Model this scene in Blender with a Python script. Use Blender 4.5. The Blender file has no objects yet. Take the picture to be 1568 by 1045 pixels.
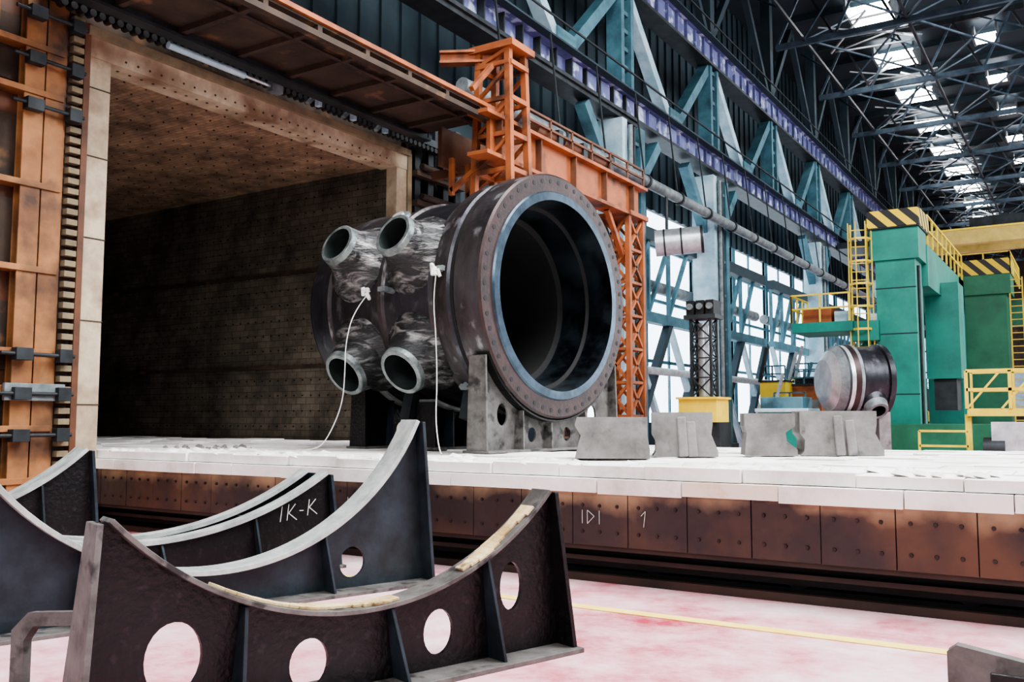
import bpy, math, random
from mathutils import Vector, Matrix
from mathutils.geometry import tessellate_polygon
random.seed(7)
V=Vector
def hx(h):
    h=h.lstrip('#'); c=[int(h[i:i+2],16)/255 for i in (0,2,4)]
    return tuple(x/12.92 if x<=.04045 else ((x+.055)/1.055)**2.4 for x in c)+(1,)
MATS={}
def M(name,c1,c2=None,scale=3,rough=.6,metal=0,bump=0,bscale=None,lo=.35,hi=.65,stretch=(1,1,1),c3=None,s3=8,lo3=.6,hi3=.7,emit=0,wave=False,dist=9,zgrad=None):
    m=bpy.data.materials.new(name); m.use_nodes=True; nt=m.node_tree; N=nt.nodes; L=nt.links
    b=N['Principled BSDF']; b.inputs['Roughness'].default_value=rough; b.inputs['Metallic'].default_value=metal
    b.inputs['Base Color'].default_value=hx(c1)
    tc=N.new('ShaderNodeTexCoord'); mp=N.new('ShaderNodeMapping'); mp.inputs['Scale'].default_value=stretch
    L.new(tc.outputs['Object'],mp.inputs[0])
    if c2:
        if wave:
            n=N.new('ShaderNodeTexWave'); n.inputs['Scale'].default_value=scale; n.inputs['Distortion'].default_value=dist; n.inputs['Detail'].default_value=5; n.inputs['Detail Scale'].default_value=2.2; n.inputs['Detail Roughness'].default_value=.7
        else:
            n=N.new('ShaderNodeTexNoise'); n.inputs['Scale'].default_value=scale; n.inputs['Detail'].default_value=8; n.inputs['Roughness'].default_value=.65
            n.inputs['Distortion'].default_value=dist if dist!=9 else 0
        L.new(mp.outputs[0],n.inputs['Vector'])
        r=N.new('ShaderNodeValToRGB'); r.color_ramp.elements[0].position=lo; r.color_ramp.elements[1].position=hi
        r.color_ramp.elements[0].color=hx(c1); r.color_ramp.elements[1].color=hx(c2)
        L.new(n.outputs['Fac'],r.inputs[0]); out=r.outputs[0]
        if c3:
            n3=N.new('ShaderNodeTexNoise'); n3.inputs['Scale'].default_value=s3; n3.inputs['Detail'].default_value=6
            L.new(mp.outputs[0],n3.inputs['Vector'])
            r3=N.new('ShaderNodeValToRGB'); r3.color_ramp.elements[0].position=lo3; r3.color_ramp.elements[1].position=hi3
            L.new(n3.outputs['Fac'],r3.inputs[0])
            mx=N.new('ShaderNodeMix'); mx.data_type='RGBA'
            L.new(r3.outputs[0],mx.inputs['Factor']); L.new(out,mx.inputs[6]); mx.inputs[7].default_value=hx(c3); out=mx.outputs[2]
        if zgrad:
            zc,z0,z1=zgrad
            sp=N.new('ShaderNodeSeparateXYZ'); L.new(tc.outputs['Object'],sp.inputs[0])
            ns=N.new('ShaderNodeTexNoise'); ns.inputs['Scale'].default_value=1.6; ns.inputs['Detail'].default_value=6; L.new(tc.outputs['Object'],ns.inputs['Vector'])
            ma=N.new('ShaderNodeMath'); ma.operation='MULTIPLY_ADD'; L.new(ns.outputs['Fac'],ma.inputs[0]); ma.inputs[1].default_value=.7; L.new(sp.outputs[2],ma.inputs[2])
            mr=N.new('ShaderNodeMapRange'); L.new(ma.outputs[0],mr.inputs[0]); mr.inputs[1].default_value=z0+.35; mr.inputs[2].default_value=z1+.35
            mx=N.new('ShaderNodeMix'); mx.data_type='RGBA'; L.new(mr.outputs[0],mx.inputs['Factor']); L.new(out,mx.inputs[6]); mx.inputs[7].default_value=hx(zc); out=mx.outputs[2]
        L.new(out,b.inputs['Base Color'])
    if bump:
        nb=N.new('ShaderNodeTexNoise'); nb.inputs['Scale'].default_value=bscale or scale*4; nb.inputs['Detail'].default_value=6
        L.new(mp.outputs[0],nb.inputs['Vector']); bp=N.new('ShaderNodeBump'); bp.inputs['Strength'].default_value=bump; bp.inputs['Distance'].default_value=.03
        L.new(nb.outputs['Fac'],bp.inputs['Height']); L.new(bp.outputs[0],b.inputs['Normal'])
    if emit:
        b.inputs['Emission Color'].default_value=hx(c1); b.inputs['Emission Strength'].default_value=emit
    MATS[name]=m; return m
M('vessel','232327','3f3f45',1.8,.36,.65,.4,7,.3,.7,c3='5d5e62',s3=3.5,lo3=.58,hi3=.7,stretch=(1,1,.6))
M('vessel_highlights','2d2a2d','4f4a4a',2.2,.36,.6,.4,9,c3='7f7f82',s3=4,lo3=.6,hi3=.7,stretch=(1,1,.5))  # brownish grey steel; pale patches put bright scratch highlights into the colour
M('face_brown','261d1e','3e2c2a',3,.42,.45,.15,20)
M('ring_blue','28343f','455664',3,.3,.75,.08,10)
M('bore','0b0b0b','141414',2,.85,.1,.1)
M('bore_steel','14181c','56656f',1.2,.26,.8,.1,8,lo=.4,hi=.75)
M('weld','29292a','bcbbb8',2.4,.42,.45,.8,11,.46,.78,stretch=(1,1,3.4),dist=1.0,c3='303031',s3=1.8,lo3=.47,hi3=.6)
M('rim','4f5656','8f9997',5,.4,.5,.2)
M('noz_in','161c1c','2d3836',3,.6,.3)
M('saddle_dk','0c0b0d','151214',6,.42,.35,.35,22,c3='29242a',s3=16,lo3=.58,hi3=.75)
M('saddle_blue','161c22','2b363e',3,.5,.3,.2,14)
M('saddle_top','868c8a','b6bab6',4,.6,.2,.2)
M('saddle_grey','45423f','696663',4,.6,.2,.2,c3='2b2828',s3=5,lo3=.55,hi3=.65)
M('wood','a68a5a','dcc79a',5,.8,0,.4,20,c3='6f5436',s3=3,lo3=.56,hi3=.62)
M('chalk','c8c8c4')
M('brick','e6e2de','c2bab2',2.6,.9,0,.9,4,.4,.72,c3='f6f4f1',s3=.9,lo3=.42,hi3=.6)
M('brick_st','dcd0c2','b98a66',1.6,.9,0,.5,6,.45,.75)
M('rust_plate','2b2428','43332f',1.3,.48,.35,.25,9,.3,.7,c3='593f31',s3=.8,lo3=.52,hi3=.66,zgrad=('a5876a',.76,1.04))
M('rust_dk','241a17','3b2a22',2,.6,.3,.2)
M('rivet','1e1718','3a2d2a',8,.5,.4)
M('black','0c0c0d','17171a',4,.6,.2)
M('dksteel','1c1f22','33383b',2,.55,.4)
M('midsteel','565d60','848b8c',3,.55,.3,.1)
M('block','605c5a','868380',2.5,.7,.1,.35,9,c3='454342',s3=3)
M('tan','93806a','c2b298',1.5,.8,0,.3,10,c3='775a44',s3=1.1,lo3=.52,hi3=.68)
M('tan2','665b48','8a7b60',2,.8,0,.3,10)
M('orange','844623','a05c34',1.5,.6,.1,.15,8,c3='3f2618',s3=1.4,lo3=.5,hi3=.68)
M('orange_l','7e4f2b','a06f44',1.3,.65,.1,.2,8,c3='432c1d',s3=1.2,lo3=.48,hi3=.66)
M('orange_dk','4a2e1f','684029',2,.65,.1,.2)
M('brown','29201a','47372a',1.2,.8,.1,.3,c3='6a4e36',s3=2)
M('teal','30535f','4c7884',1.2,.6,.1,c3='24424d',s3=.8)
M('teal_dk','1a2b32','24363e',1,.7,.1)
M('teal_lt','86a9b6','bcd0da',1.2,.5,.2)
M('purple','40436e','6e73a0',.9,.55,.1,c3='aab2ca',s3=1.6,lo3=.55,hi3=.6)
M('green','12665a','1f8473',.8,.5,.1)
M('green2','1a5a40','277353',.8,.5,.1)
M('yellow','cdb02a','e4ca46',2,.5)
M('yelstripe','141414','e8c820',1.1,.5)
M('yelcrane','a89048','c6ac60',1.2,.6)
M('silver','a6acb0','d6d9da',2.5,.35,.6)
M('tape','f0f0ee','d8d8d4',6,.7)
M('skin_lamp','ffffff',emit=22)
M('daylight','e6f3ff',emit=4.2)
M('roof','121b22','1f2d36',.3,.8)
M('roofsteel','2f3c48','5a6c7a',1,.5,.4)
M('paint_line','e8c650','f2dc80',3,.6)
nt=MATS['yelstripe'].node_tree; N=nt.nodes; L=nt.links
w=N.new('ShaderNodeTexWave'); w.inputs['Scale'].default_value=1.0; w.bands_direction='DIAGONAL'
tc=N.new('ShaderNodeTexCoord'); L.new(tc.outputs['Object'],w.inputs['Vector'])
r=N.new('ShaderNodeValToRGB'); r.color_ramp.interpolation='CONSTANT'; r.color_ramp.elements[1].position=.5
r.color_ramp.elements[0].color=hx('141414'); r.color_ramp.elements[1].color=hx('e8c820')
L.new(w.outputs['Fac'],r.inputs[0]); L.new(r.outputs[0],N['Principled BSDF'].inputs['Base Color'])
def brickmat(name,c1,c2,mort,sc,vec):
    m=bpy.data.materials.new(name); m.use_nodes=True; nt=m.node_tree; N=nt.nodes; L=nt.links; b=N['Principled BSDF']; b.inputs['Roughness'].default_value=.95
    tc=N.new('ShaderNodeTexCoord'); sp=N.new('ShaderNodeSeparateXYZ'); cb=N.new('ShaderNodeCombineXYZ'); L.new(tc.outputs['Object'],sp.inputs[0])
    L.new(sp.outputs[vec[0]],cb.inputs[0]); L.new(sp.outputs[vec[1]],cb.inputs[1])
    bt=N.new('ShaderNodeTexBrick'); L.new(cb.outputs[0],bt.inputs['Vector']); bt.inputs['Scale'].default_value=sc
    bt.inputs['Color1'].default_value=hx(c1); bt.inputs['Color2'].default_value=hx(c2); bt.inputs['Mortar'].default_value=hx(mort); bt.inputs['Mortar Size'].default_value=.012
    n=N.new('ShaderNodeTexNoise'); n.inputs['Scale'].default_value=.8; n.inputs['Detail'].default_value=10; n.inputs['Roughness'].default_value=.7; L.new(tc.outputs['Object'],n.inputs['Vector'])
    r=N.new('ShaderNodeValToRGB'); r.color_ramp.elements[0].position=.35; r.color_ramp.elements[1].position=.65; r.color_ramp.elements[0].color=(.3,.27,.24,1); r.color_ramp.elements[1].color=(1.4,1.3,1.2,1)
    L.new(n.outputs['Fac'],r.inputs[0]); mx=N.new('ShaderNodeMix'); mx.data_type='RGBA'; mx.blend_type='MULTIPLY'; mx.inputs['Factor'].default_value=1
    L.new(bt.outputs['Color'],mx.inputs[6]); L.new(r.outputs[0],mx.inputs[7]); L.new(mx.outputs[2],b.inputs['Base Color'])
    bp=N.new('ShaderNodeBump'); bp.inputs['Strength'].default_value=.6; bp.inputs['Distance'].default_value=.05; L.new(n.outputs['Fac'],bp.inputs['Height']); L.new(bp.outputs[0],b.inputs['Normal'])
    MATS[name]=m
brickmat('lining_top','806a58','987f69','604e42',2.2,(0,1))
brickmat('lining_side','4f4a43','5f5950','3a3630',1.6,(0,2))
m=bpy.data.materials.new('floor_paint'); m.use_nodes=True; nt=m.node_tree; N=nt.nodes; L=nt.links; b=N['Principled BSDF']; b.inputs['Roughness'].default_value=.28
tc=N.new('ShaderNodeTexCoord'); n=N.new('ShaderNodeTexNoise'); n.inputs['Scale'].default_value=.5; n.inputs['Detail'].default_value=12; n.inputs['Roughness'].default_value=.75
L.new(tc.outputs['Object'],n.inputs['Vector']); r=N.new('ShaderNodeValToRGB'); e=r.color_ramp.elements
e[0].position=.38; e[0].color=hx('f1dcde'); e[1].position=.64; e[1].color=hx('b44458'); x=e.new(.51); x.color=hx('e2a8b0')  # pale patches: worn paint, plus the floor's bright glare put into the colour
L.new(n.outputs['Fac'],r.inputs[0]); L.new(r.outputs[0],b.inputs['Base Color']); MATS['floor_paint']=m

class B:
    def __init__(s): s.v=[];s.f=[];s.m=[];s.s=[];s.names=[]
    def mi(s,n):
        if n not in s.names: s.names.append(n)
        return s.names.index(n)
    def add(s,vs,fs,mat,smooth=False):
        o=len(s.v); s.v+= [tuple(x) for x in vs]; k=s.mi(mat)
        for f in fs: s.f.append(tuple(i+o for i in f)); s.m.append(k); s.s.append(smooth)
    def bx(s,x0,x1,y0,y1,z0,z1,mat):
        vs=[(x,y,z) for x in(x0,x1) for y in(y0,y1) for z in(z0,z1)]
        s.add(vs,[(0,1,3,2),(4,6,7,5),(0,4,5,1),(2,3,7,6),(0,2,6,4),(1,5,7,3)],mat)
    def beam(s,p0,p1,w,h,mat,up=(0,0,1)):
        p0=V(p0);p1=V(p1);d=(p1-p0).normalized();up=V(up)
        if abs(d.dot(up))>.98: up=V((0,1,0))
        a=d.cross(up).normalized()*w/2;c=a.cross(d).normalized()*h/2
        vs=[p+i*a+j*c for p in(p0,p1) for i in(-1,1) for j in(-1,1)]
        s.add(vs,[(0,1,3,2),(4,6,7,5),(0,4,5,1),(2,3,7,6),(0,2,6,4),(1,5,7,3)],mat)
    def ibeam(s,p0,p1,w,h,mat,t=.05):
        u=V((0,0,1)) if abs((V(p1)-V(p0)).normalized().z)<.9 else V((1,0,0))
        s.beam(p0,p1,t,h,mat,u)
        for k in(-1,1): s.beam(V(p0)+u*k*h/2,V(p1)+u*k*h/2,w,t,mat,u)
    def cyl(s,p0,p1,r0,r1=None,n=16,mat='midsteel',caps=True):
        r1=r0 if r1 is None else r1
        p0=V(p0);p1=V(p1);d=(p1-p0).normalized();up=V((0,0,1)) if abs(d.z)<.9 else V((1,0,0))
        a=d.cross(up).normalized();c=a.cross(d)
        ring=lambda p,r:[p+r*(math.cos(2*math.pi*i/n)*a+math.sin(2*math.pi*i/n)*c) for i in range(n)]
        s.add(ring(p0,r0)+ring(p1,r1),[(i,(i+1)%n,n+(i+1)%n,n+i) for i in range(n)],mat,True)
        if caps:
            s.add(ring(p0,r0),[tuple(range(n))[::-1]],mat); s.add(ring(p1,r1),[tuple(range(n))],mat)
    def rev(s,prof,O,ax,n=96):
        O=V(O);ax=V(ax).normalized();up=V((0,0,1)) if abs(ax.z)<.9 else V((1,0,0))
        a=ax.cross(up).normalized();c=a.cross(ax)
        ring=lambda l,r:[O+ax*l+r*(math.cos(2*math.pi*i/n)*a+math.sin(2*math.pi*i/n)*c) for i in range(n)]
        for i in range(len(prof)-1):
            l0,r0,mt=prof[i];l1,r1=prof[i+1][:2]
            s.add(ring(l0,r0)+ring(l1,r1),[(k,(k+1)%n,n+(k+1)%n,n+k) for k in range(n)],mt,True)
    def plate(s,outer,holes,fn,t,mat,edge=None):
        polys=[[V((x,y,0)) for x,y in outer]]+[[V((x,y,0)) for x,y in h] for h in holes]
        tris=tessellate_polygon(polys); flat=[p for q in polys for p in q]; n=len(flat)
        vs=[fn(p.x,p.y,-t/2) for p in flat]+[fn(p.x,p.y,t/2) for p in flat]
        s.add(vs,[tuple(x) for x in tris]+[tuple(i+n for i in x)[::-1] for x in tris],mat)
        o=0; fs=[]
        for q in polys:
            k=len(q)
            for i in range(k): fs.append((o+i,o+(i+1)%k,n+o+(i+1)%k,n+o+i))
            o+=k
        s.add(vs,fs,edge or mat)
    def tube(s,pts,r,mat,n=6):
        for a,b in zip(pts[:-1],pts[1:]): s.cyl(a,b,r,r,n,mat)
    def rail(s,pts,h,mat,r=.025,step=1.2):
        for a,b in zip(pts[:-1],pts[1:]):
            a=V(a);b=V(b);L_=(b-a).length;k=max(1,int(L_/step))
            for i in range(k+1):
                p=a.lerp(b,i/k); s.beam(p,p+V((0,0,h)),2*r,2*r,mat)
            for q in(.5,1): s.beam(a+V((0,0,h*q)),b+V((0,0,h*q)),2*r,2*r,mat)
    def ladder(s,x,y,z0,z1,w,mat,dx=1,dy=0,cage=False):
        d=V((dx,dy,0)).normalized()*w/2; p=V((x,y,0))
        for k in(-1,1): s.beam(p+k*d+V((0,0,z0)),p+k*d+V((0,0,z1)),.06,.06,mat)
        z=z0
        while z<z1: s.beam(p-d+V((0,0,z)),p+d+V((0,0,z)),.04,.04,mat); z+=.3
        if cage:
            q=V((d.y,-d.x,0)).normalized()*.5
            z=z0+2
            while z<z1+.1:
                P=[p-d,p-d*1.4+q*.7,p-d*.6+q*1.3,p+d*.6+q*1.3,p+d*1.4+q*.7,p+d]
                for a,b in zip(P[:-1],P[1:]): s.beam(a+V((0,0,z)),b+V((0,0,z)),.04,.08,mat)
                z+=.8
            for o in(-d*1.4+q*.7,-d*.6+q*1.3,d*.6+q*1.3,d*1.4+q*.7):
                s.beam(p+o+V((0,0,z0+2)),p+o+V((0,0,z1)),.04,.04,mat)
    def lattice(s,x,y,wx,wy,z0,z1,step,mat,t=.1,dt=.06):
        c=[(x+i*wx/2,y+j*wy/2) for i,j in((-1,-1),(1,-1),(1,1),(-1,1))]
        for a in c: s.beam((*a,z0),(*a,z1),t,t,mat)
        n=max(1,round((z1-z0)/step)); st=(z1-z0)/n
        for i in range(n):
            za=z0+i*st;zb=za+st
            for k in range(4):
                a=c[k];b=c[(k+1)%4]
                s.beam((*a,za),(*b,za),dt,dt,mat)
                s.beam((*a,za),(*b,zb),dt,dt,mat); s.beam((*b,za),(*a,zb),dt,dt,mat)
    def build(s,name,bevel=0):
        me=bpy.data.meshes.new(name); me.from_pydata(s.v,[],s.f)
        for n in s.names: me.materials.append(MATS[n])
        me.polygons.foreach_set('material_index',s.m); me.polygons.foreach_set('use_smooth',s.s); me.update()
        o=bpy.data.objects.new(name,me); bpy.context.collection.objects.link(o)
        if bevel:
            b=o.modifiers.new('b','BEVEL'); b.width=bevel; b.segments=2; b.limit_method='ANGLE'
        return o
# ---------------- camera
cam=bpy.data.cameras.new('camera'); co=bpy.data.objects.new('camera',cam); bpy.context.collection.objects.link(co)
co.location=(0,0,1.7); co.rotation_euler=(math.radians(90+4.83),0,math.radians(32.6)); cam.lens=32.05; cam.sensor_width=36; cam.clip_end=400
bpy.context.scene.camera=co
# ---------------- floor
b=B(); b.bx(-60,30,-8,135,-.1,0,'floor_paint'); b.build('floor')
b=B(); b.bx(-13,6,7.35,7.5,.002,.008,'paint_line'); b.build('floor_marking_line')
# ---------------- car
b=B(); DZ=1.2
X0,X1=-38,3.6; Y0,Y1=8.6,15.55
b.bx(X0,X1,Y0+.12,Y1-.12,.5,.93,'rust_dk')
b.bx(X0,X1,Y0+.3,Y1-.3,.93,1.14,'brick_st')
x=X0
while x<X1:
    w_=random.uniform(.7,1.15); j=random.uniform(-.03,.03)
    b.bx(x+.006,min(x+w_,X1)-.006,Y0+.03+j,Y0+.75,1.078,DZ+random.uniform(-.02,.012),'brick'); x+=w_
x=X0-.4
while x<X1:
    w_=random.uniform(.6,1.1); j=random.uniform(-.02,.02)
    b.bx(x+.005,min(x+w_,X1)-.005,Y0-.06+j,Y0+.75,.93-random.uniform(0,.02),1.07,'brick' if random.random()<.85 else 'brick_st'); x+=w_
y=Y0+.75
while y<Y1:
    x=X0+random.uniform(-.5,0)
    while x<X1:
        w_=random.uniform(.8,1.2)
        b.bx(x+.006,min(x+w_,X1)-.006,y+.005,min(y+.72,Y1)-.005,1.0,DZ+random.uniform(-.02,.012),'brick'); x+=w_
    y+=.72
for i in range(130):
    x=random.uniform(-13,2.5); y=Y0+.1+abs(random.gauss(0,.5)); s_=random.uniform(.03,.12)
    b.cyl((x,y,DZ-.02),(x+.01,y+.01,DZ+s_*.25),s_,s_*.6,7,'brick')
x=X0
while x<X1:
    w_=.64
    b.bx(x+.004,x+w_-.004,Y0-.02-random.uniform(0,.014),Y0+.13,.38,.935,'rust_plate')
    for k in range(3):
        xx=x+.12+k*.2
        for z in(.52,.79): b.cyl((xx,Y0-.045,z),(xx,Y0-.01,z),.016,.024,8,'rivet')
    x+=w_
for (cx,seg) in ((-7.9,[((0,0),(0,.12)),((0,.05),(.09,.05)),((.09,0),(.09,.12))]),(-4.6,[((0,0),(0,.14)),((.06,0),(.06,.14)),((.06,.14),(.14,.08)),((.06,0),(.14,.08)),((.2,0),(.2,.14))]),(-3.9,[((0,0),(.02,.16)),((.02,.16),(-.03,.11))])):
    for (a0,a1) in seg: b.beam((cx+a0[0],Y0-.038,.6+a0[1]),(cx+a1[0],Y0-.038,.6+a1[1]),.006,.009,'chalk',(0,1,0))
b.bx(X0,X1,Y0+.0,Y0+.2,.33,.39,'rust_dk')
b.bx(X0,X1,Y0+.25,Y0+.45,.12,.5,'black')
b.bx(X0,X1,Y0+.12,Y0+.3,.2,.25,'rust_dk')
b.bx(X0,X1,Y1-.45,Y1-.25,.12,.5,'black')
x=X0+1
while x<X1:
    for yy in(Y0+.5,Y1-.5): b.cyl((x,yy-.08,.25),(x,yy+.08,.25),.19,.19,20,'dksteel')
    x+=1.5
b.build('furnace_bogie_hearth_car',.014)
b=B()
for yy in(Y0+.5,Y1-.5): b.bx(-38,8,yy-.04,yy+.04,0,.06,'dksteel')
b.bx(-13,8,Y0+.02,Y0+.1,0,.08,'rust_dk')
b.build('car_rail_track')
b=B()
for i in range(24):
    x=random.uniform(-12.9,-11.6);y=random.uniform(9.6,10.6); s_=random.uniform(.02,.06)
    b.cyl((x,y,DZ+.012),(x+s_*.3,y,DZ+s_),s_,s_*.4,6,'block')
b.build('refractory_rubble')
# ---------------- furnace
b=B(); FX=-13.45
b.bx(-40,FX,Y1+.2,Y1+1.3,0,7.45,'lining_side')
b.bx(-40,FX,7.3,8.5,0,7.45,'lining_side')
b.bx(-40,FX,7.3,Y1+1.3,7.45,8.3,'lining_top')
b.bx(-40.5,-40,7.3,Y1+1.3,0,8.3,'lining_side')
for i in range(90):
    for j in range(16):
        x=-13.8-i*.28; z=1.5+j*.37
        b.cyl((x,Y1+.2,z),(x,Y1+.18,z),.02,.02,6,'black')
for i in range(60):
    for j in range(16):
        b.cyl((-13.8-i*.42,8.8+j*.43,7.45),(-13.8-i*.42,8.8+j*.43,7.43),.018,.018,6,'brown')
for j in (2.9,5.2): b.bx(-40,FX,Y1+.14,Y1+.2,j,j+.08,'brown')
b.bx(FX,FX+.3,8.15,8.55,.2,7.75,'tan')
b.bx(FX,FX+.3,Y1+.15,Y1+.5,.2,7.75,'tan')
b.bx(FX-.2,FX+.32,8.15,Y1+.5,7.4,7.72,'tan')
b.bx(FX-.05,FX+.4,8.1,Y1+.55,7.72,7.86,'tan2')
b.bx(FX,FX+.36,8.06,8.16,.2,7.9,'orange_dk')
b.bx(FX,FX+.34,Y1+.5,Y1+.65,.2,7.8,'tan2')
for i in range(30):
    y=8.8+i*.225
    b.cyl((FX+.1,y,7.41),(FX+.1,y,7.39),.025,.025,8,'brown'); b.cyl((FX+.33,y,7.5),(FX+.3,y,7.5),.02,.02,6,'brown')
for z in (1.9,3.2,4.5,5.8,6.9): b.bx(FX,FX+.315,8.14,8.56,z,z+.015,'brown')
b.bx(FX-.1,FX+.05,Y1+.6,Y1+2.6,0,8.6,'brown')
b.bx(FX-.1,FX+.05,8.1,Y1+2.6,7.86,8.9,'brown')
for y in (16.4,16.9,17.5,18): b.ibeam((FX+.2,y,0),(FX+.2,y,8.8),.2,.25,'dksteel')
for z in (5.9,6.6,7.3): b.bx(FX+.3,FX+.5,16.2,18.1,z,z+.12,'brown'); b.cyl((FX+.55,16.3,z+.2),(FX+.55,17.6,z+.2),.08,.08,10,'rust_dk')
b.build('heat_treatment_furnace')
b=B()
for i in range(46):
    z=.8+i*.16; b.bx(FX+.1,FX+.38,7.86,8.04,z,z+.09,'tan2')
b.bx(FX,FX+.25,7.82,8.06,.2,8.4,'rust_dk')
b.bx(FX,FX+.3,7.72,7.82,.2,9,'orange_l')
b.bx(FX,FX+.1,6.2,7.75,0,9.4,'orange_dk')
for y in (7.62,7.3,6.6): b.ibeam((FX+.25,y,0),(FX+.25,y,9.4),.3,.16,'orange_l',.03)
for y0,y1 in((6.65,7.25),(7.36,7.58)):
    for k,z in enumerate([.9,2.3,3.84,5.1,6.6]): b.bx(FX+.08,FX+.13,y0,y1,z+.1,z+1.1,'brown')
for z in (.75,1.5,2.08,2.62,3.84,5.1,6.5,7.2,8.3): b.bx(FX+.1,FX+.38,6.2,7.75,z,z+.09,'orange_l')
for z in (1.45,2.05,2.62,6.3,7.0,7.7):
    b.cyl((FX+.5,6.9,z),(FX+.5,8.0,z),.03,.03,8,'dksteel'); b.bx(FX+.4,FX+.55,7.1,7.35,z-.09,z+.09,'dksteel')
    b.bx(FX+.4,FX+.55,7.75,7.95,z-.1,z+.1,'dksteel')
b.bx(FX+.4,FX+.46,7.0,7.9,1.95,2.2,'midsteel')
b.build('furnace_buckstay_frame',.006)
b=B()
b.bx(-13.05,-12.75,7.3,17.2,8.0,8.16,'dksteel')
for i in range(62):
    y=7.5+i*.155; b.cyl((-12.9,y,7.93),(-12.75,y,7.93),.06,.06,8,'black')
b.bx(-13.1,-12.95,7.3,17.2,8.5,8.62,'dksteel')
for i in range(12):
    y=7.5+i*.85; b.beam((-12.95,y,8.1),(-12.95,y+.0,9.4),.1,.1,'dksteel')
    b.beam((-12.95,y,8.1),(-12.95,y+.8,8.6),.05,.05,'midsteel')
b.cyl((-12.7,9.6,8.42),(-12.7,11.3,8.42),.075,.075,14,'teal_lt'); b.cyl((-12.7,11.3,8.42),(-12.7,12.6,8.42),.04,.04,10,'midsteel')
b.cyl((-12.7,9.4,8.6),(-12.7,12.2,8.6),.05,.05,10,'dksteel')
for y in(9.6,10.5,11.3): b.bx(-12.8,-12.6,y-.06,y+.06,8.32,8.52,'midsteel')
# actuator slung in front of the chain beam, below the hoist deck
b.cyl((-12.6,9.2,7.72+.1),(-12.6,10.8,7.82),.06,.06,14,'teal_lt'); b.cyl((-12.6,10.8,7.82),(-12.6,11.5,7.82),.03,.03,10,'silver'); b.bx(-12.68,-12.52,11.4,11.65,7.72,7.92,'midsteel')
for y in(9.3,10.6,11.5): b.beam((-12.6,y,7.82),(-12.85,y,8.02),.04,.05,'dksteel')
for y in (12.4,13.4,14.4): b.beam((-12.65,y,7.8),(-12.7,y+.25,8.02),.08,.06,'midsteel'); b.bx(-12.7,-12.6,y+.25,y+.35,7.82,8.0,'teal_lt')
b.build('furnace_door_drive')
b=B()
BX=-10.3
b.bx(-12.3,BX,3,15.7,8.02,8.1,'brown')
for i in range(11): b.bx(-12.3,BX,3.4+i*1.15,3.5+i*1.15,7.92,8.02,'brown')
b.bx(BX-.12,BX+.02,3,15.7,7.82,7.92,'brown'); b.bx(BX-.1,BX+.06,3,15.7,8.06,8.14,'orange')
b.bx(BX-.5,BX-.44,3,15.7,8.3,8.36,'orange_dk')
for i in range(14): b.beam((BX-.47,3+i*.95,8.1),(BX-.47,3+i*.95,8.33),.05,.05,'orange_dk')
b.ibeam((-12.3,3,8.05),(-12.3,15.7,8.05),.25,.4,'dksteel')
b.cyl((-10.9,3,7.95),(-10.9,15.5,7.95),.04,.04,8,'rust_dk')
def tower(b,x,y,z0,z1):
    for i in(-.45,.45):
        for j in(-.36,.36): b.beam((x+i,y+j,z0),(x+i*.8,y+j*.85,z1),.13,.13,'orange')
    z=z0+.5
    while z<z1:
        for j in(-.34,.34):
            b.beam((x-.42,y+j,z),(x+.42,y+j,z),.09,.09,'orange')
            b.beam((x-.42,y+j,z),(x+.42,y+j,min(z+.7,z1)),.07,.07,'orange')
        for i in(-.42,.42): b.beam((x+i,y-.34,z),(x+i,y+.34,z),.09,.1,'orange')
        z+=.75
    b.bx(x-.55,x+.55,y-.45,y+.45,z1,z1+.14,'orange')
tower(b,BX,15.7,6.3,9.35)
b.ibeam((BX-1.1,15.0,9.3),(BX,15.6,9.3),.25,.22,'orange')
b.beam((BX,14.6,8.3),(BX,15.6,9.3),.1,.1,'orange')
b.bx(BX-.05,BX+.05,15.2,22.4,7.05,7.9,'orange')
for z in(7.05,7.9): b.bx(BX-.25,BX+.25,14.8,22.6,z-.04,z+.04,'orange')
for i in range(5): b.bx(BX-.2,BX+.2,15.4+i*1.6,15.44+i*1.6,7.05,7.9,'orange_dk')
b.bx(BX-1.3,BX-1.2,15.2,22.4,7.05,7.9,'orange_dk')
b.rail([(BX+.2,16.4,7.95),(BX+.2,22.4,7.95)],.45,'orange_dk',.025,.9)
for y in(17,18.2,19.6): b.cyl((BX,y,8.15),(BX,y+.8,8.15),.16,.16,12,'orange_dk'); b.bx(BX-.2,BX+.2,y+.8,y+1,7.95,8.3,'dksteel')
b.lattice(BX-.2,21.9,.75,.85,0,7.0,.9,'orange',.13,.07)
b.lattice(BX-2.2,21.9,.5,.5,0,7.0,1.2,'orange_dk',.12,.06)
b.beam((BX,20.6,7.0),(BX,21.6,5.8),.12,.12,'orange')
b.bx(BX-.9,BX+.3,21.4,22.5,7.0,7.12,'orange')
for y in(16.3,17.2): b.beam((BX-.5,y,6.0),(BX-.5,y+.5,7.0),.12,.12,'orange'); b.beam((BX-.5,y+.9,6.0),(BX-.5,y+.5,7.0),.12,.12,'orange')
b.bx(BX-.6,BX-.4,16.1,18.3,5.9,6.05,'orange')
b.bx(-12.3,-10.4,15.9,16.0,7.0,7.2,'orange_dk')
for y in (15.3,15.9): b.beam((BX-1.0,y,6.4),(BX-1.0,y,7.2),.1,.1,'orange'); b.beam((BX-1,y,6.5),(BX,y,7.1),.1,.1,'orange')
b.build('door_hoist_gantry')
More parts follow.
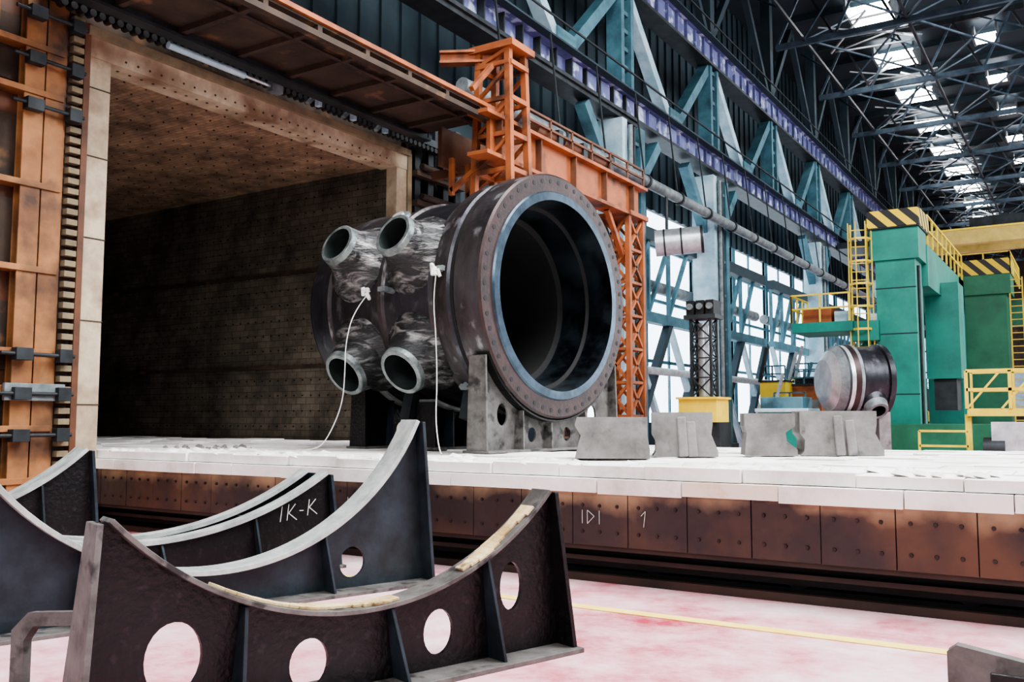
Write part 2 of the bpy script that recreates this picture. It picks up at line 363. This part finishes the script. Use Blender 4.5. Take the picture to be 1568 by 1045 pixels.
# ---------------- vessel
A=V((-.9946,.1045,0)); S=V((-.1045,-.9946,0)); O=V((-6.88,12.1,3.57)); U=V((0,0,1))
b=B()
P=[(-.03,1.47,'ring_blue'),(-.03,1.59,'ring_blue'),(0,1.61,'face_brown'),(0,1.85,'face_brown'),(.03,1.88,'vessel_highlights'),(.48,1.88,'vessel'),(.54,1.83,'bore'),(.6,1.83,'vessel'),(.64,1.86,'vessel_highlights'),(.93,1.83,'vessel'),(.98,1.74,'bore'),(1.04,1.72,'vessel_highlights'),(1.12,1.74,'vessel'),(1.16,1.69,'vessel'),(2.1,1.68,'vessel_highlights'),(2.14,1.72,'vessel_highlights'),(2.22,1.72,'bore'),(2.26,1.67,'vessel'),(3.35,1.66,'vessel_highlights'),(3.42,1.69,'vessel'),(3.55,1.68,'vessel'),(3.9,1.62,'vessel'),(4.0,1.56,'vessel'),(4.0,1.28,'bore'),(.95,1.28,'bore'),(.9,1.36,'bore_steel'),(.45,1.39,'bore'),(.42,1.45,'bore_steel'),(-.03,1.47,'bore')]
b.rev(P,O,A,128)
for i in range(52):
    a=2*math.pi*i/52; d=math.cos(a)*S+math.sin(a)*U
    p=O+d*1.765; b.cyl(p-A*.004,p+A*.01,.036,.036,10,'black')
for L_ in(1.55,2.8):
    for al in(22.5,-33):
        n_=math.cos(math.radians(al))*S+math.sin(math.radians(al))*U
        k=.9 if al>0 else 1
        pr=[(1.45,.70,'weld'),(1.66,.64,'weld'),(1.72,.56,'weld'),(1.8,.49,'weld'),(1.95,.43*k,'weld'),(2.06,.40*k,'weld'),(2.12,.385*k,'rim'),(2.2,.37*k,'rim'),(2.21,.355*k,'rim'),(2.21,.30*k,'noz_in'),(1.4,.28*k,'noz_in'),(1.4,.0,'noz_in')]
        b.rev(pr,O+A*L_,n_,40)
for L_,al in((.75,8),(1.9,2),(.8,-48)):
    n_=math.cos(math.radians(al))*S+math.sin(math.radians(al))*U; p=O+A*L_
    b.cyl(p+n_*1.66,p+n_*1.93,.05,.04,10,'midsteel'); b.beam(p+n_*1.9-A*.08,p+n_*1.9+A*.08,.07,.06,'midsteel',n_)
n_=math.cos(math.radians(52))*S+math.sin(math.radians(52))*U; p=O+A*2.4
b.cyl(p+n_*1.66,p+n_*1.76,.2,.18,20,'rim'); b.cyl(p+n_*1.76,p+n_*1.8,.1,.1,12,'silver')
b.cyl(O+A*.38+S*1.1+U*.85,O+A*.3+S*1.0+U*.8,.06,.06,10,'silver')
for L_ in (.95,2.2):
    q=O+A*L_+S*.9-U*1.5; b.beam(q,q-U*.4+S*.1,.25,.2,'dksteel',A)
b.build('reactor_vessel_shell')
def wire(name,pts,r,mat='tape'):
    cu=bpy.data.curves.new(name,'CURVE'); cu.dimensions='3D'; cu.bevel_depth=r; cu.bevel_resolution=3
    sp=cu.splines.new('NURBS'); sp.points.add(len(pts)-1)
    for i,p in enumerate(pts): sp.points[i].co=(*p,1)
    sp.use_endpoint_u=True; sp.order_u=3; cu.materials.append(MATS[mat]); o=bpy.data.objects.new(name,cu); bpy.context.collection.objects.link(o)
def vz(L_,s_,z): q=O+A*L_+S*s_; return V((q.x,q.y,z))
wire('thermocouple_cable',[vz(.75,1.95,3.75),vz(.78,1.98,3.4),vz(.7,2.0,2.9),vz(.62,2.05,2.2),vz(.6,2.1,1.7),vz(.5,2.15,1.35),vz(.4,2.2,1.215),vz(.2,2.4,1.215)],.008)
wire('thermocouple_cable.001',[vz(2.2,1.9,3.6),vz(2.2,2.2,3.3),vz(2.2,2.35,2.8),vz(2.2,2.35,2.4),vz(2.3,2.3,1.9),vz(2.5,2.4,1.4),vz(2.65,2.5,1.22),vz(3.0,2.6,1.22)],.008)
b=B()
for L_,z_ in((.76,3.8),(2.2,3.62)):
    for i in range(7):
        p=vz(L_+random.uniform(-.05,.05),1.93+random.uniform(0,.05),z_+random.uniform(-.04,.04)); q=p+V((random.uniform(-.07,.07),random.uniform(-.05,.03),random.uniform(-.11,.08)))
        b.cyl(p,q,.04,.025,7,'tape')
b.build('insulation_wad')
# ---------------- saddles
def saddle(name,mid,dr,h,ztip,zbot,z0=0,m=.14,w=.36,ribs=(),holes=(),web='saddle_dk',top='saddle_top',endm='saddle_blue',endl=None,wood=(),twin=0,tl=.045,bw=1.25,chalk=()):
    mid=V((mid[0],mid[1],0)); d=V((dr[0],dr[1],0)).normalized(); nrm=V((d.y,-d.x,0))
    dep=ztip-zbot; R=(h*h+dep*dep)/(2*dep)
    za=lambda s_: zbot+R-math.sqrt(max(R*R-s_*s_,0))
    b=B(); arc=[(h*(1-2*i/48),za(h*(1-2*i/48))) for i in range(49)]
    outer=[(-h-m,z0+.03),(h+m,z0+.03)]+[(h+.05,ztip)]+arc+[(-h-.05,ztip)]
    hl=[[(hs+rx*math.cos(-t*math.pi/12),hz+rz*math.sin(-t*math.pi/12)) for t in range(24)] for hs,hz,rx,rz in holes]
    offs=[0] if not twin else [-twin/2,twin/2]
    for of in offs:
        b.plate(outer,hl,lambda s_,z,o,of=of: mid+d*s_+U*z+nrm*(o+of),.03,web)
        ww=w if not twin else .16
        for i in range(48):
            (s0,q0),(s1,q1)=arc[i],arc[i+1]
            p0=mid+d*s0+U*q0+nrm*of;p1=mid+d*s1+U*q1+nrm*of
            tn=(p1-p0).normalized(); up=nrm.cross(tn).normalized()
            if up.z<0: up=-up
            b.beam(p0+up*tl/2-tn*.004,p1+up*tl/2+tn*.004,ww,tl,top,up)
            sm=(s0+s1)/2
            for (u0,u1,side) in wood:
                if u0<sm<u1:
                    jj=.02*math.sin(sm*9); b.beam(p0+up*(tl+.01)+nrm*(side+jj),p1+up*(tl+.01)+nrm*(side+jj),ww*(.6+.15*math.sin(sm*14)),.02,'wood',up)
    W=w+twin
    for s_ in ribs:
        zt=za(s_)-.01; lean=.06*(1 if s_>0 else -1)
        for k in(-1,1):
            a0=mid+d*(s_+lean)+U*(z0+.03); a1=mid+d*s_+U*zt
            vs=[]
            for off in(-.012,.012):
                vs+=[a0+d*off+nrm*k*.012,a0+d*off+nrm*k*W/2*bw,a1+d*off+nrm*k*(W/2-.02),a1+d*off+nrm*k*.012]
            b.add(vs,[(0,1,2,3),(7,6,5,4),(0,4,5,1),(1,5,6,2),(2,6,7,3),(3,7,4,0)],endm if endm!='saddle_dk' else 'saddle_blue')
    for k in(-1,1):
        a0=mid+d*k*(h+m)+U*(z0+.03);a1=mid+d*k*(h+.05)+U*ztip
        vs=[]
        for off in(-.018,.018):
            vs+=[a0+d*off-nrm*W/2*bw,a0+d*off+nrm*W/2*bw,a1+d*off+nrm*W/2,a1+d*off-nrm*W/2]
        b.add(vs,[(0,1,2,3),(7,6,5,4),(0,4,5,1),(1,5,6,2),(2,6,7,3),(3,7,4,0)],endl if (k<0 and endl) else endm)
    for stroke in chalk:
        for (s0,q0),(s1,q1) in zip(stroke[:-1],stroke[1:]):
            f=lambda s_,q: mid+d*s_+U*q+nrm*(twin/2+.018)
            b.beam(f(s0,q0),f(s1,q1),.006,.01,'chalk',nrm.cross(f(s1,q1)-f(s0,q0)))
    b.beam(mid-d*(h+m+.04)+U*(z0+.017),mid+d*(h+m+.04)+U*(z0+.017),W*bw+.1,.034,'saddle_grey')
    return b.build(name,.004)
D=(.306,.952)
saddle('steel_saddle_cradle',(-3.985,4.44),D,1.55,1.15,.485,ribs=(-.78,.2,.98),holes=((.6,.27,.12,.15),(1.23,.5,.1,.17),(-.35,.22,.13,.15),(-1.17,.38,.16,.2)),w=.2,bw=2.0,tl=.03,endm='saddle_dk',endl='saddle_grey',wood=((-1.0,.25,-.01),(.75,1.42,.01)),top='saddle_grey')
saddle('steel_saddle_cradle',(-6.72,5.55),D,2.1,1.66,.32,ribs=(-1.1,-.2,1.05),holes=((1.4,.28,.14,.15),),w=.3,web='saddle_blue',bw=1.5)
ck=[[(1.5,.55),(1.52,.72)],[(1.58,.56),(1.6,.74)],[(1.68,.74),(1.6,.64),(1.7,.56)],[(1.73,.66),(1.78,.66)],[(1.83,.6),(1.85,.78)],[(1.93,.78),(1.85,.69),(1.95,.61)]]
saddle('steel_saddle_cradle',(-8.4,5.9),D,2.05,1.05,.42,ribs=(-1,.2,1.2),w=.16,twin=.5,top='saddle_top',tl=.05,chalk=ck)
saddle('steel_saddle_cradle',(-11.3,4.75),D,2.1,1.3,.45,ribs=(-1,.9,1.6),w=.2,twin=.35,top='saddle_top')
SD=(-S.x,-S.y)
p=O+A*.2; saddle('vessel_support_saddle',(p.x,p.y),SD,1.62,2.58,1.64,z0=DZ+.013,m=.06,w=.3,ribs=(-.8,-.1,.8),holes=((-1.15,1.75,.12,.16),(-.45,1.45,.1,.11),(.45,1.45,.1,.11),(1.15,1.75,.12,.16)),web='saddle_grey',top='saddle_dk',endm='saddle_grey',tl=.03)
p=O+A*3.0; saddle('vessel_support_saddle',(p.x,p.y),SD,1.3,2.5,1.84,z0=DZ+.013,m=.06,w=.3,ribs=(-.7,0,.7),holes=((-.4,1.5,.12,.14),(.4,1.5,.12,.14)),web='saddle_dk',endm='saddle_dk')
p=O+A*1.9; saddle('vessel_support_saddle',(p.x,p.y),SD,.9,1.95,1.79,z0=DZ+.013,m=.1,w=.4,ribs=(-.5,0,.5),web='saddle_dk',endm='saddle_dk')
# ---------------- support blocks
def block(name,c,w_,dp,h_,ang,kind):
    b=B(); ca,sa=math.cos(ang),math.sin(ang)
    f=lambda a,z,o: V((c[0]+a*ca-o*sa,c[1]+a*sa+o*ca,DZ+.012+z))
    if kind==0: ou=[(-w_/2,0),(w_/2,0),(w_/2,h_*.2),(w_*.47,h_*.55),(w_*.47,h_),(-w_*.47,h_),(-w_*.5,h_*.8),(-w_*.42,h_*.55),(-w_*.48,h_*.15)]
    elif kind==1: ou=[(-w_/2,0),(w_/2,0),(w_*.5,h_*.12),(w_*.4,h_*.5),(w_*.42,h_*.72),(w_*.42,h_),(-w_*.5,h_),(-w_*.5,h_*.5),(-w_*.44,h_*.35),(-w_*.45,h_*.1)]
    else: ou=[(-w_/2,0),(w_/2,0),(w_*.5,h_*.15),(w_*.3,h_*.35),(w_*.28,h_*.55),(w_*.46,h_*.7),(w_*.46,h_),(-w_*.5,h_),(-w_*.5,h_*.7),(-w_*.46,h_*.55),(-w_*.48,h_*.3)]
    b.plate(ou,[],f,dp,'block')
    if kind==1:
        for a,q in((-.02,.9),(.12,.8)):
            p0=f(a*w_,0,-dp/2-.04);p1=f(a*w_-.03,h_*q,-dp/2+.02); b.beam(p0,p1,.07,.12,'block',V((ca,sa,0)))
    b.build(name,.02)
th=math.radians(25)
block('forged_support_block',(-5.05,10.2),.9,.55,.5,th,0)
block('forged_support_block',(-4.5,11.15),.82,.5,.56,th,1)
block('forged_support_block',(-3.65,11.95),.66,.5,.55,th,2)
block('forged_support_block',(-2.93,12.6),1.05,.6,.58,th,1)
b=B()
b.plate([(0,0),(1.5,0),(1.5,.4),(.9,.46),(.05,.52),(0,.48)],[],lambda a,z,o:V((-.72+a*.95,5.4-a*.3-o,z)),.08,'saddle_grey')
b.bx(-.7,.9,4.9,5.3,0,.05,'saddle_dk'); b.beam((-.3,5.15,0.03),(-.3,5.15,.45),.4,.03,'saddle_dk')
b.build('steel_bracket',.006)
b=B()
b.plate([(0,0),(.07,0),(.07,.42),(.12,.5),(.42,.5),(.42,.58),(.09,.58),(0,.48)],[],lambda a,z,o:V((-5.33+a*.8,3.0+a*.6-o,z)),.05,'saddle_grey')
b.bx(-5.4,-4.9,2.85,3.35,0,.03,'saddle_dk')
b.build('lifting_lug_plate',.004)
# ---------------- hall left row
CX=-14
b=B()
for k,(z0,z1) in enumerate(((12.5,13.3),(17.3,18.3))):
    b.bx(CX-.05,CX+.05,-4,125,z0,z1,'purple')
    for z in(z0,z1): b.bx(CX-.4,CX+.4,-4,125,z-.06,z+.06,'dksteel' if z==z0 else 'purple')
    b.bx(CX+.1,CX+.2,-4,125,z1+.1,z1+.25,'midsteel')
    y=-3
    while y<100:
        b.bx(CX-.3,CX+.3,y,y+.06,z0,z1,'purple' if y>30 else 'dksteel'); b.bx(CX+.25,CX+.45,y+.3,y+.5,z1-.05,z1+.15,'dksteel')
        if y>24: b.bx(CX+.2,CX+.25,y+.1,y+.8,z0+.15,z1-.1,'purple')
        y+=1
    b.bx(CX+.4,CX+.7,-4,125,z1-.06,z1,'teal_dk')
    b.tube([(CX+.65,-3,z1+.6),(CX+.65,110,z1+.6)],.04,'dksteel')
b.bx(CX-.5,CX+.3,-4,30,12.3,12.45,'dksteel')
for i in range(12):
    y=2.2+i*9
    for dy in(-.4,.4): b.bx(CX-.3,CX+.3,y+dy-.12,y+dy+.12,13.3,17.3,'teal')
    for j in range(6): b.bx(CX-.2,CX+.2,y-.4,y+.4,13.6+j*.68,13.75+j*.68,'teal')
    b.beam((CX,y+.4,17.2),(CX,y+4.2,13.5),.4,.45,'teal_lt',(1,0,0)); b.beam((CX,y+8.6,17.2),(CX,y+4.8,13.5),.4,.45,'teal',(1,0,0))  # light falling on the first diagonal is put into its paler teal
    b.bx(CX-.3,CX+.3,y+3.9,y+5.1,13.3,14,'teal')
    b.bx(CX-.25,CX+.25,y-.25,y+.25,18.3,24.5,'teal_dk'); b.beam((CX,y,18.4),(CX,y+4.5,24),.3,.3,'teal_dk',(1,0,0)); b.beam((CX,y+9,18.4),(CX,y+4.5,24),.3,.3,'teal_dk',(1,0,0))
b.build('crane_runway_truss')
for i,y in enumerate((29.2,38.2,56.2,74.2,92.2,110.2)):
    b=B()
    for dy in(-.75,.75): b.bx(CX-.5,CX+.5,y+dy-.2,y+dy+.2,0,12.2,'teal_lt' if dy<0 else 'teal')
    b.bx(CX-.1,CX+.1,y-.6,y+.6,0,12.2,'teal')
    for j in range(8): b.bx(CX-.45,CX+.45,y-.6,y+.6,1+j*1.5,1.12+j*1.5,'teal')
    b.bx(CX-.7,CX+.7,y-1.1,y+1.1,0,.6,'teal_dk')
    for k in(-1,1): b.beam((CX,y+k*.8,9.8),(CX,y+k*3.0,12.2),.4,.4,'teal',(1,0,0))
    b.cyl((CX+.6,y-.5,0),(CX+.6,y-.5,12),.09,.09,8,'midsteel'); b.cyl((CX+.6,y-.2,0),(CX+.6,y-.2,12),.05,.05,8,'dksteel')
    b.build('hall_column')
b=B()
for y0 in(30.5,39.5,48.5,57.5,75.5):
    for k in range(4 if y0>50 else 2):
        ya=y0+k*4
        b.beam((CX-.5,ya,0),(CX-.5,ya+4,5.5),.3,.3,'teal_dk',(1,0,0)); b.beam((CX-.5,ya+4,0),(CX-.5,ya,5.5),.22,.22,'teal_lt',(1,0,0))
    e_=16 if y0>50 else 7.5
    b.bx(CX-.7,CX-.3,y0,y0+e_,5.4,5.8,'teal'); b.bx(CX-.7,CX-.3,y0,y0+e_,8.6,9.1,'teal_dk')
    for k in range(int(e_/2)): b.beam((CX-.5,y0+k*2,5.8),(CX-.5,y0+k*2+2,8.6),.15,.15,'teal',(1,0,0)); b.bx(CX-.6,CX-.45,y0+k*2,y0+k*2+.15,5.8,8.6,'teal')
    b.cyl((CX-.9,y0,7),(CX-.9,y0+e_,7),.25,.25,12,'midsteel'); b.cyl((CX-.2,y0,3.5),(CX-.2,y0+e_,3.5),.15,.15,12,'silver')
b.build('wall_bracing_frame')
b=B()
b.tube([(-13,18,10),(-13,60,10),(-13,100,10)],.2,'midsteel',12)
for y in range(20,98,3): b.cyl((-13,y,10),(-13,y+.12,10),.25,.25,12,'dksteel'); b.beam((-13,y,10),(-13.35,y,13.3),.05,.05,'dksteel')
b.build('overhead_pipe')
b=B()
b.cyl((-13.2,30.3,8.0),(-11.6,30.9,8.1),.48,.48,24,'silver',False); b.rev([(0,.48,'silver'),(0,.5,'dksteel'),(.1,.5,'dksteel'),(.1,.4,'dksteel'),(-1,.4,'black'),(-1,0,'black')],(-11.7,30.86,8.1),(1.6,.6,.1),24)
for k in(.3,.9): b.rev([(k,.5,'dksteel'),(k+.06,.5,'dksteel')],(-13.2,30.3,8.0),(1.6,.6,.1),24)
b.cyl((-12.8,30.4,8.4),(-12.8,30.4,9.7),.06,.06,8,'dksteel')
b.build('exhaust_duct')
b=B()
b.bx(-17,-16.8,-6,132,11.2,25,'teal_dk'); 
y=-6
while y<132: b.bx(-16.8,-16.7,y,y+.35,11.2,25,'teal_dk'); y+=.9
b.bx(-17,-16.8,17,132,0,1.5,'teal_dk'); b.bx(-17,-16.8,17,31,1.5,11.2,'teal_dk')
for y in range(31,132,6): b.bx(-16.95,-16.75,y,y+.5,1.5,11.2,'teal')
for y in range(31,132,3): b.bx(-16.9,-16.8,y,y+.1,1.5,11.2,'teal')
for z in(4.2,7.0,9.5): b.bx(-16.92,-16.8,31,132,z,z+.14,'teal')
b.build('wall_left')
b=B(); b.bx(-16.98,-16.96,31,132,1.5,11.2,'daylight'); b.build('window_1')
b=B(); b.bx(-17,30,132,132.3,0,25,'brown'); b.bx(-14,20,131.8,132,2,8,'teal_lt'); b.build('wall_back')
b=B(); b.bx(-17,24,-6,132,25,25.3,'roof')
for i in range(34): b.bx(-14,24,-4+i*4,-3.85+i*4,24.6,25,'teal_dk')
b.build('ceiling')
b=B()
for i in range(14):
    y=11.2+i*9
    b.beam((CX+.5,y,21.3),(22,y,21.3),.22,.3,'roofsteel'); b.beam((CX+.5,y,24.4),(22,y,24.4),.22,.3,'dksteel')
    for k in range(12):
        x=CX+.5+k*3; b.beam((x,y,21.3),(x+1.5,y,24.4),.12,.12,'roofsteel'); b.beam((x+3,y,21.3),(x+1.5,y,24.4),.12,.12,'dksteel')
for x in(-12,-7,-2,3):
    b.beam((x,8,21.4),(x,130,21.4),.12,.16,'dksteel')
    for i in range(26): b.beam((x,11.2+i*4.5,21.4),(x+2.5*(-1)**i,15.7+i*4.5,24.3),.08,.08,'roofsteel')
for i in range(12):
    for (a,c) in ((-12,-7),(-7,-2)): b.beam((a,20+i*9,21.4),(c,29+i*9,21.4),.08,.08,'roofsteel'); b.beam((c,20+i*9,21.4),(a,29+i*9,21.4),.08,.08,'roofsteel')
b.build('roof_truss')
b=B()
for i in range(10):
    for x,o,w_ in((-9.5,51.7,1.15),(-4.5,58.7,.6)):
        y=o+7.6*i
        b.bx(x-w_,x+w_,y-w_*1.1,y+w_*1.1,23.9,24.0,'skin_lamp')
        for k in(-1,1): b.bx(x+k*w_-.06,x+k*w_+.06,y-w_*1.1,y+w_*1.1,23.8,24.6,'midsteel')
        if w_>1:
            b.bx(x-w_,x+w_,y-.05,y+.05,23.8,24.05,'dksteel')
            for k in(-1,1): b.beam((x+k*2.2,y,22.2),(x,y+k*1.5,23.6),.1,.1,'silver'); b.beam((x-2,y+k,22.6),(x+2,y+k,22.4),.08,.08,'silver'); b.beam((x-2.4,y+k*2,23),(x+2.4,y-k*1,22.6),.07,.07,'silver')  # struts lit by the skylights: that brightness is put into their pale colour
b.build('roof_skylight_lamps')
b=B()
b.bx(-8.6,22,60,60.6,12.1,13.0,'yelcrane'); b.bx(-8.6,22,63,63.6,12.1,13.0,'yelcrane'); b.bx(CX+.42,-8.4,60,63.6,12.5,12.9,'dksteel')
b.bx(-8.7,22,59.95,60,12.95,13.05,'yellow'); b.bx(-6,-3,60.8,62.8,13,13.8,'dksteel')
b.build('overhead_bridge_crane')
# ---------------- green machine
GX,GY=-5.75,34.3
b=B()
b.bx(GX-.6,GX+.7,GY-.6,GY+.9,0,8.3,'green'); b.bx(GX-.75,GX+.85,GY-.7,GY+1.0,7.2,8.3,'green')
b.bx(GX-.8,GX+.9,GY-.8,GY+1.3,8.3,8.4,'dksteel'); b.bx(GX-.8,GX+.9,GY-.82,GY-.76,8.35,8.95,'yelstripe'); b.bx(GX+.86,GX+.92,GY-.8,GY+1.3,8.35,8.95,'yelstripe')
b.bx(GX-.5,GX+.9,GY+.9,GY+11.5,6.4,7.9,'green')
b.bx(GX-.5,GX+.9,GY+9.8,GY+11.6,0,7.9,'green')
b.beam((GX,GY+.8,5.2),(GX,GY+2.2,6.5),1.0,.6,'green',(1,0,0)); b.beam((GX,GY+9.9,5.0),(GX,GY+8.4,6.5),1.0,.6,'green',(1,0,0))
b.rail([(GX+.85,GY+1.3,7.95),(GX+.85,GY+11.4,7.95)],1.1,'yellow',.035,1.2)
b.rail([(GX-.5,GY+1.3,7.95),(GX-.5,GY+11.4,7.95)],1.1,'yellow',.035,1.2)
b.bx(GX+.3,GX+1.5,GY+4,GY+5.6,3.2,6.9,'green'); b.bx(GX+.5,GX+1.3,GY+4.2,GY+5.4,2,3.2,'dksteel')
b.ladder(GX-1.15,GY-.5,1.2,8.6,.55,'yellow',1,.3,True)
for z in(2.5,4.6,6.2): b.bx(GX-.62,GX+.72,GY-.62,GY-.6,z,z+.04,'teal_dk')
b.cyl((GX+.75,GY-.2,0),(GX+.75,GY-.2,7),.05,.05,8,'dksteel')
b.bx(GX-3.4,GX-1.3,GY-1.2,GY+1,4.75,5.1,'green'); b.rail([(GX-1.4,GY-1.2,5.1),(GX-3.4,GY-1.2,5.1),(GX-3.4,GY+1,5.1)],1.0,'yellow',.03,.7)
b.bx(GX-3.1,GX-2.1,GY-.8,GY+.4,5.1,5.65,'orange'); b.bx(GX-2,GX-1.5,GY-.8,GY,5.1,5.5,'teal_lt')
b.beam((GX-2,GY,3.4),(GX-.5,GY,4.8),.3,.3,'green'); b.bx(GX-1.4,GX-.5,GY-.9,GY+.9,4.4,5.1,'green')
b.bx(GX-1.2,GX+5.5,GY-1.5,GY+1.5,0,1.5,'green2')
b.bx(GX-.9,GX-.5,GY-1.7,GY-1.0,1.6,2.8,'silver')
b.build('gantry_milling_machine',.03)
b=B(); gx,gy=-4.1,47.2
b.bx(gx-.8,gx+.9,gy-.8,gy+.8,0,8.2,'green2'); b.bx(gx-1,gx+1.1,gy-1,gy+1,7.3,8.2,'green2'); b.bx(gx-1,gx+1.1,gy-1.05,gy-1,8.2,8.9,'yelstripe'); b.bx(gx+1.1,gx+1.15,gy-1,gy+1,8.2,8.9,'yelstripe')
b.rail([(gx-1,gy-1,8.2),(gx+1.1,gy-1,8.2),(gx+1.1,gy+5,8.2)],1,'yellow',.03,.8)
b.bx(gx-2.2,gx-.8,gy,gy+1.5,3,5.2,'orange'); b.bx(gx-.8,gx+8,gy+.8,gy+2,6,7.2,'green2'); b.bx(gx+6,gx+8,gy-.8,gy+2,0,8,'green2')
b.ladder(gx+1.3,gy-.9,1,8,.5,'yellow')
b.build('vertical_lathe')
b=B()
gx0,gx1,gy0=-2.9,1.2,27.0
b.bx(gx0,gx1,gy0,gy0+1.2,1.75,1.95,'yellow'); b.rail([(gx0,gy0,1.95),(gx1,gy0,1.95)],1.0,'yellow',.04,.9); b.rail([(gx0,gy0+1.2,1.95),(gx1,gy0+1.2,1.95)],1.0,'yellow',.03,.9)
for i in range(5): 
    xx=gx0+i*.82; b.beam((xx,gy0,1.95),(xx+.82,gy0,2.95),.05,.05,'yellow')
for xx in(gx0,gx0+1.6,gx1): b.beam((xx,gy0+.2,0),(xx,gy0+.2,1.8),.15,.15,'yellow')
b.rail([(gx0-1.2,gy0,.55),(gx0,gy0,.55)],.8,'yellow',.03,.6); b.bx(gx0-1.3,gx0,gy0,gy0+1,.3,.55,'dksteel')
b.bx(gx0+.6,gx0+1.4,gy0-.6,gy0+.2,.6,1.6,'silver'); b.bx(gx0-.2,gx0+4,gy0-.3,gy0+2,0,.8,'green')
b.cyl((gx0+.4,gy0-.4,.9),(gx0+.9,gy0-.4,.9),.3,.3,16,'dksteel')
b.build('service_platform')
b=B(); O2=V((-5.75,24.2,2.65)); A2=V((.8,.6,0)).normalized()
b.rev([(-.2,0,'silver'),(-.2,.55,'silver'),(-.05,.78,'midsteel'),(.05,.86,'midsteel'),(.12,.92,'dksteel'),(.18,.92,'silver'),(.28,.92,'face_brown'),(.42,.94,'midsteel'),(.5,.94,'dksteel'),(.55,.88,'vessel'),(1.15,.88,'vessel'),(1.17,.95,'vessel'),(1.3,.95,'dksteel'),(1.3,0,'dksteel')],O2,A2,48)
n_=V((.6,-.8,0)); pp=O2+A2*.85
b.rev([(.7,.4,'vessel'),(.95,.3,'midsteel'),(1.15,.25,'midsteel'),(1.15,.18,'black'),(.8,.18,'black')],pp,n_*.75-U*.7,24)
for l_ in(.2,1.1):
    q=O2+A2*l_; b.beam((q.x,q.y,0),(q.x,q.y,1.85),.3,1.3,'block',(A2.y,-A2.x,0))
b.build('pressure_vessel_section')
b=B(); mx_,my_=-8.0,21.2
b.bx(mx_-.5,mx_+.5,my_-.4,my_+.4,0,1.6,'dksteel'); b.bx(mx_-.5,mx_+.45,my_-.45,my_+.4,1.6,2.15,'yellow'); b.bx(mx_-.55,mx_+.5,my_-.5,my_+.45,2.15,2.2,'yellow')
b.lattice(mx_,my_,.5,.4,2.2,4.1,.5,'dksteel',.06,.03); b.cyl((mx_,my_,2.2),(mx_,my_,4.0),.14,.14,12,'silver')
b.bx(mx_-.4,mx_+.4,my_-.3,my_+.3,4.1,4.2,'dksteel')
for i in(-.25,0,.25):
    b.bx(mx_+i-.1,mx_+i+.1,my_-.25,my_+.2,4.2,4.55,'black'); b.cyl((mx_+i,my_-.3,4.4),(mx_+i,my_-.25,4.4),.08,.08,12,'midsteel')
b.build('welding_column')
b=B(); b.bx(-7.6,-6.3,24,25,0,1.9,'green'); b.bx(-7.5,-6.4,23.95,24.9,1.9,2.25,'teal'); b.bx(-7.65,-6.25,23.9,25.1,1.85,1.95,'teal_lt'); b.build('tool_cabinet',.02)
b=B()
for i in range(34):
    y=random.uniform(36,75);x=random.uniform(-12.8,-11.0 if y<47 else -9);h_=random.uniform(1,3.6);w_=random.uniform(.5,1.6)
    mt=random.choice(['teal_lt','silver','green','yellow','dksteel','orange','midsteel','teal'])
    b.bx(x,x+w_,y,y+w_,0,h_,mt); b.beam((x,y,h_),(x+w_*.3,y,h_+1.5),.12,.12,random.choice(['teal','dksteel','silver'])); b.bx(x+.1,x+w_-.1,y-.05,y,h_*.5,h_*.8,'midsteel')
    b.bx(x-.05,x+w_+.05,y-.08,y+w_,h_,h_+.08,'dksteel'); b.rail([(x,y,h_),(x+w_,y,h_)],.7,random.choice(['yellow','teal']),.03,.5)
b.build('distant_workshop_machines')
# ---------------- lights
def area(name,loc,target,sx,sy,e,col=(1,1,1)):
    l=bpy.data.lights.new(name,'AREA'); l.shape='RECTANGLE'; l.size=sx; l.size_y=sy; l.energy=e; l.color=col
    o=bpy.data.objects.new(name,l); o.location=loc; o.rotation_euler=(V(target)-V(loc)).to_track_quat('-Z','Y').to_euler(); bpy.context.collection.objects.link(o)
area('hall_fill_light',(1,11,20),(-3,10,0),12,14,10500,(.97,.98,1))  # broad overhead light out of view, standing in for the hall's lamps
area('hall_fill_light',(10,16,16),(-8,12,3),8,10,5500,(.92,.96,1))  # unseen fill added at the right to brighten the vessel
area('hall_fill_light',(12,50,20),(-12,46,8),10,40,19000,(.88,.95,1))  # unseen fill added beside the far hall to light the left truss
area('hall_fill_light',(-2,-4,12),(-10,11,5),8,5,2000,(1,.98,.95))  # unseen fill added behind the camera, aimed towards the furnace
w=bpy.data.worlds.new('world'); bpy.context.scene.world=w; w.use_nodes=True
bg=w.node_tree.nodes['Background']; bg.inputs[0].default_value=(.86,.93,1,1); bg.inputs[1].default_value=.8
try:
    bpy.context.scene.view_settings.look='AgX - Medium High Contrast'
except Exception as ex: print(ex)
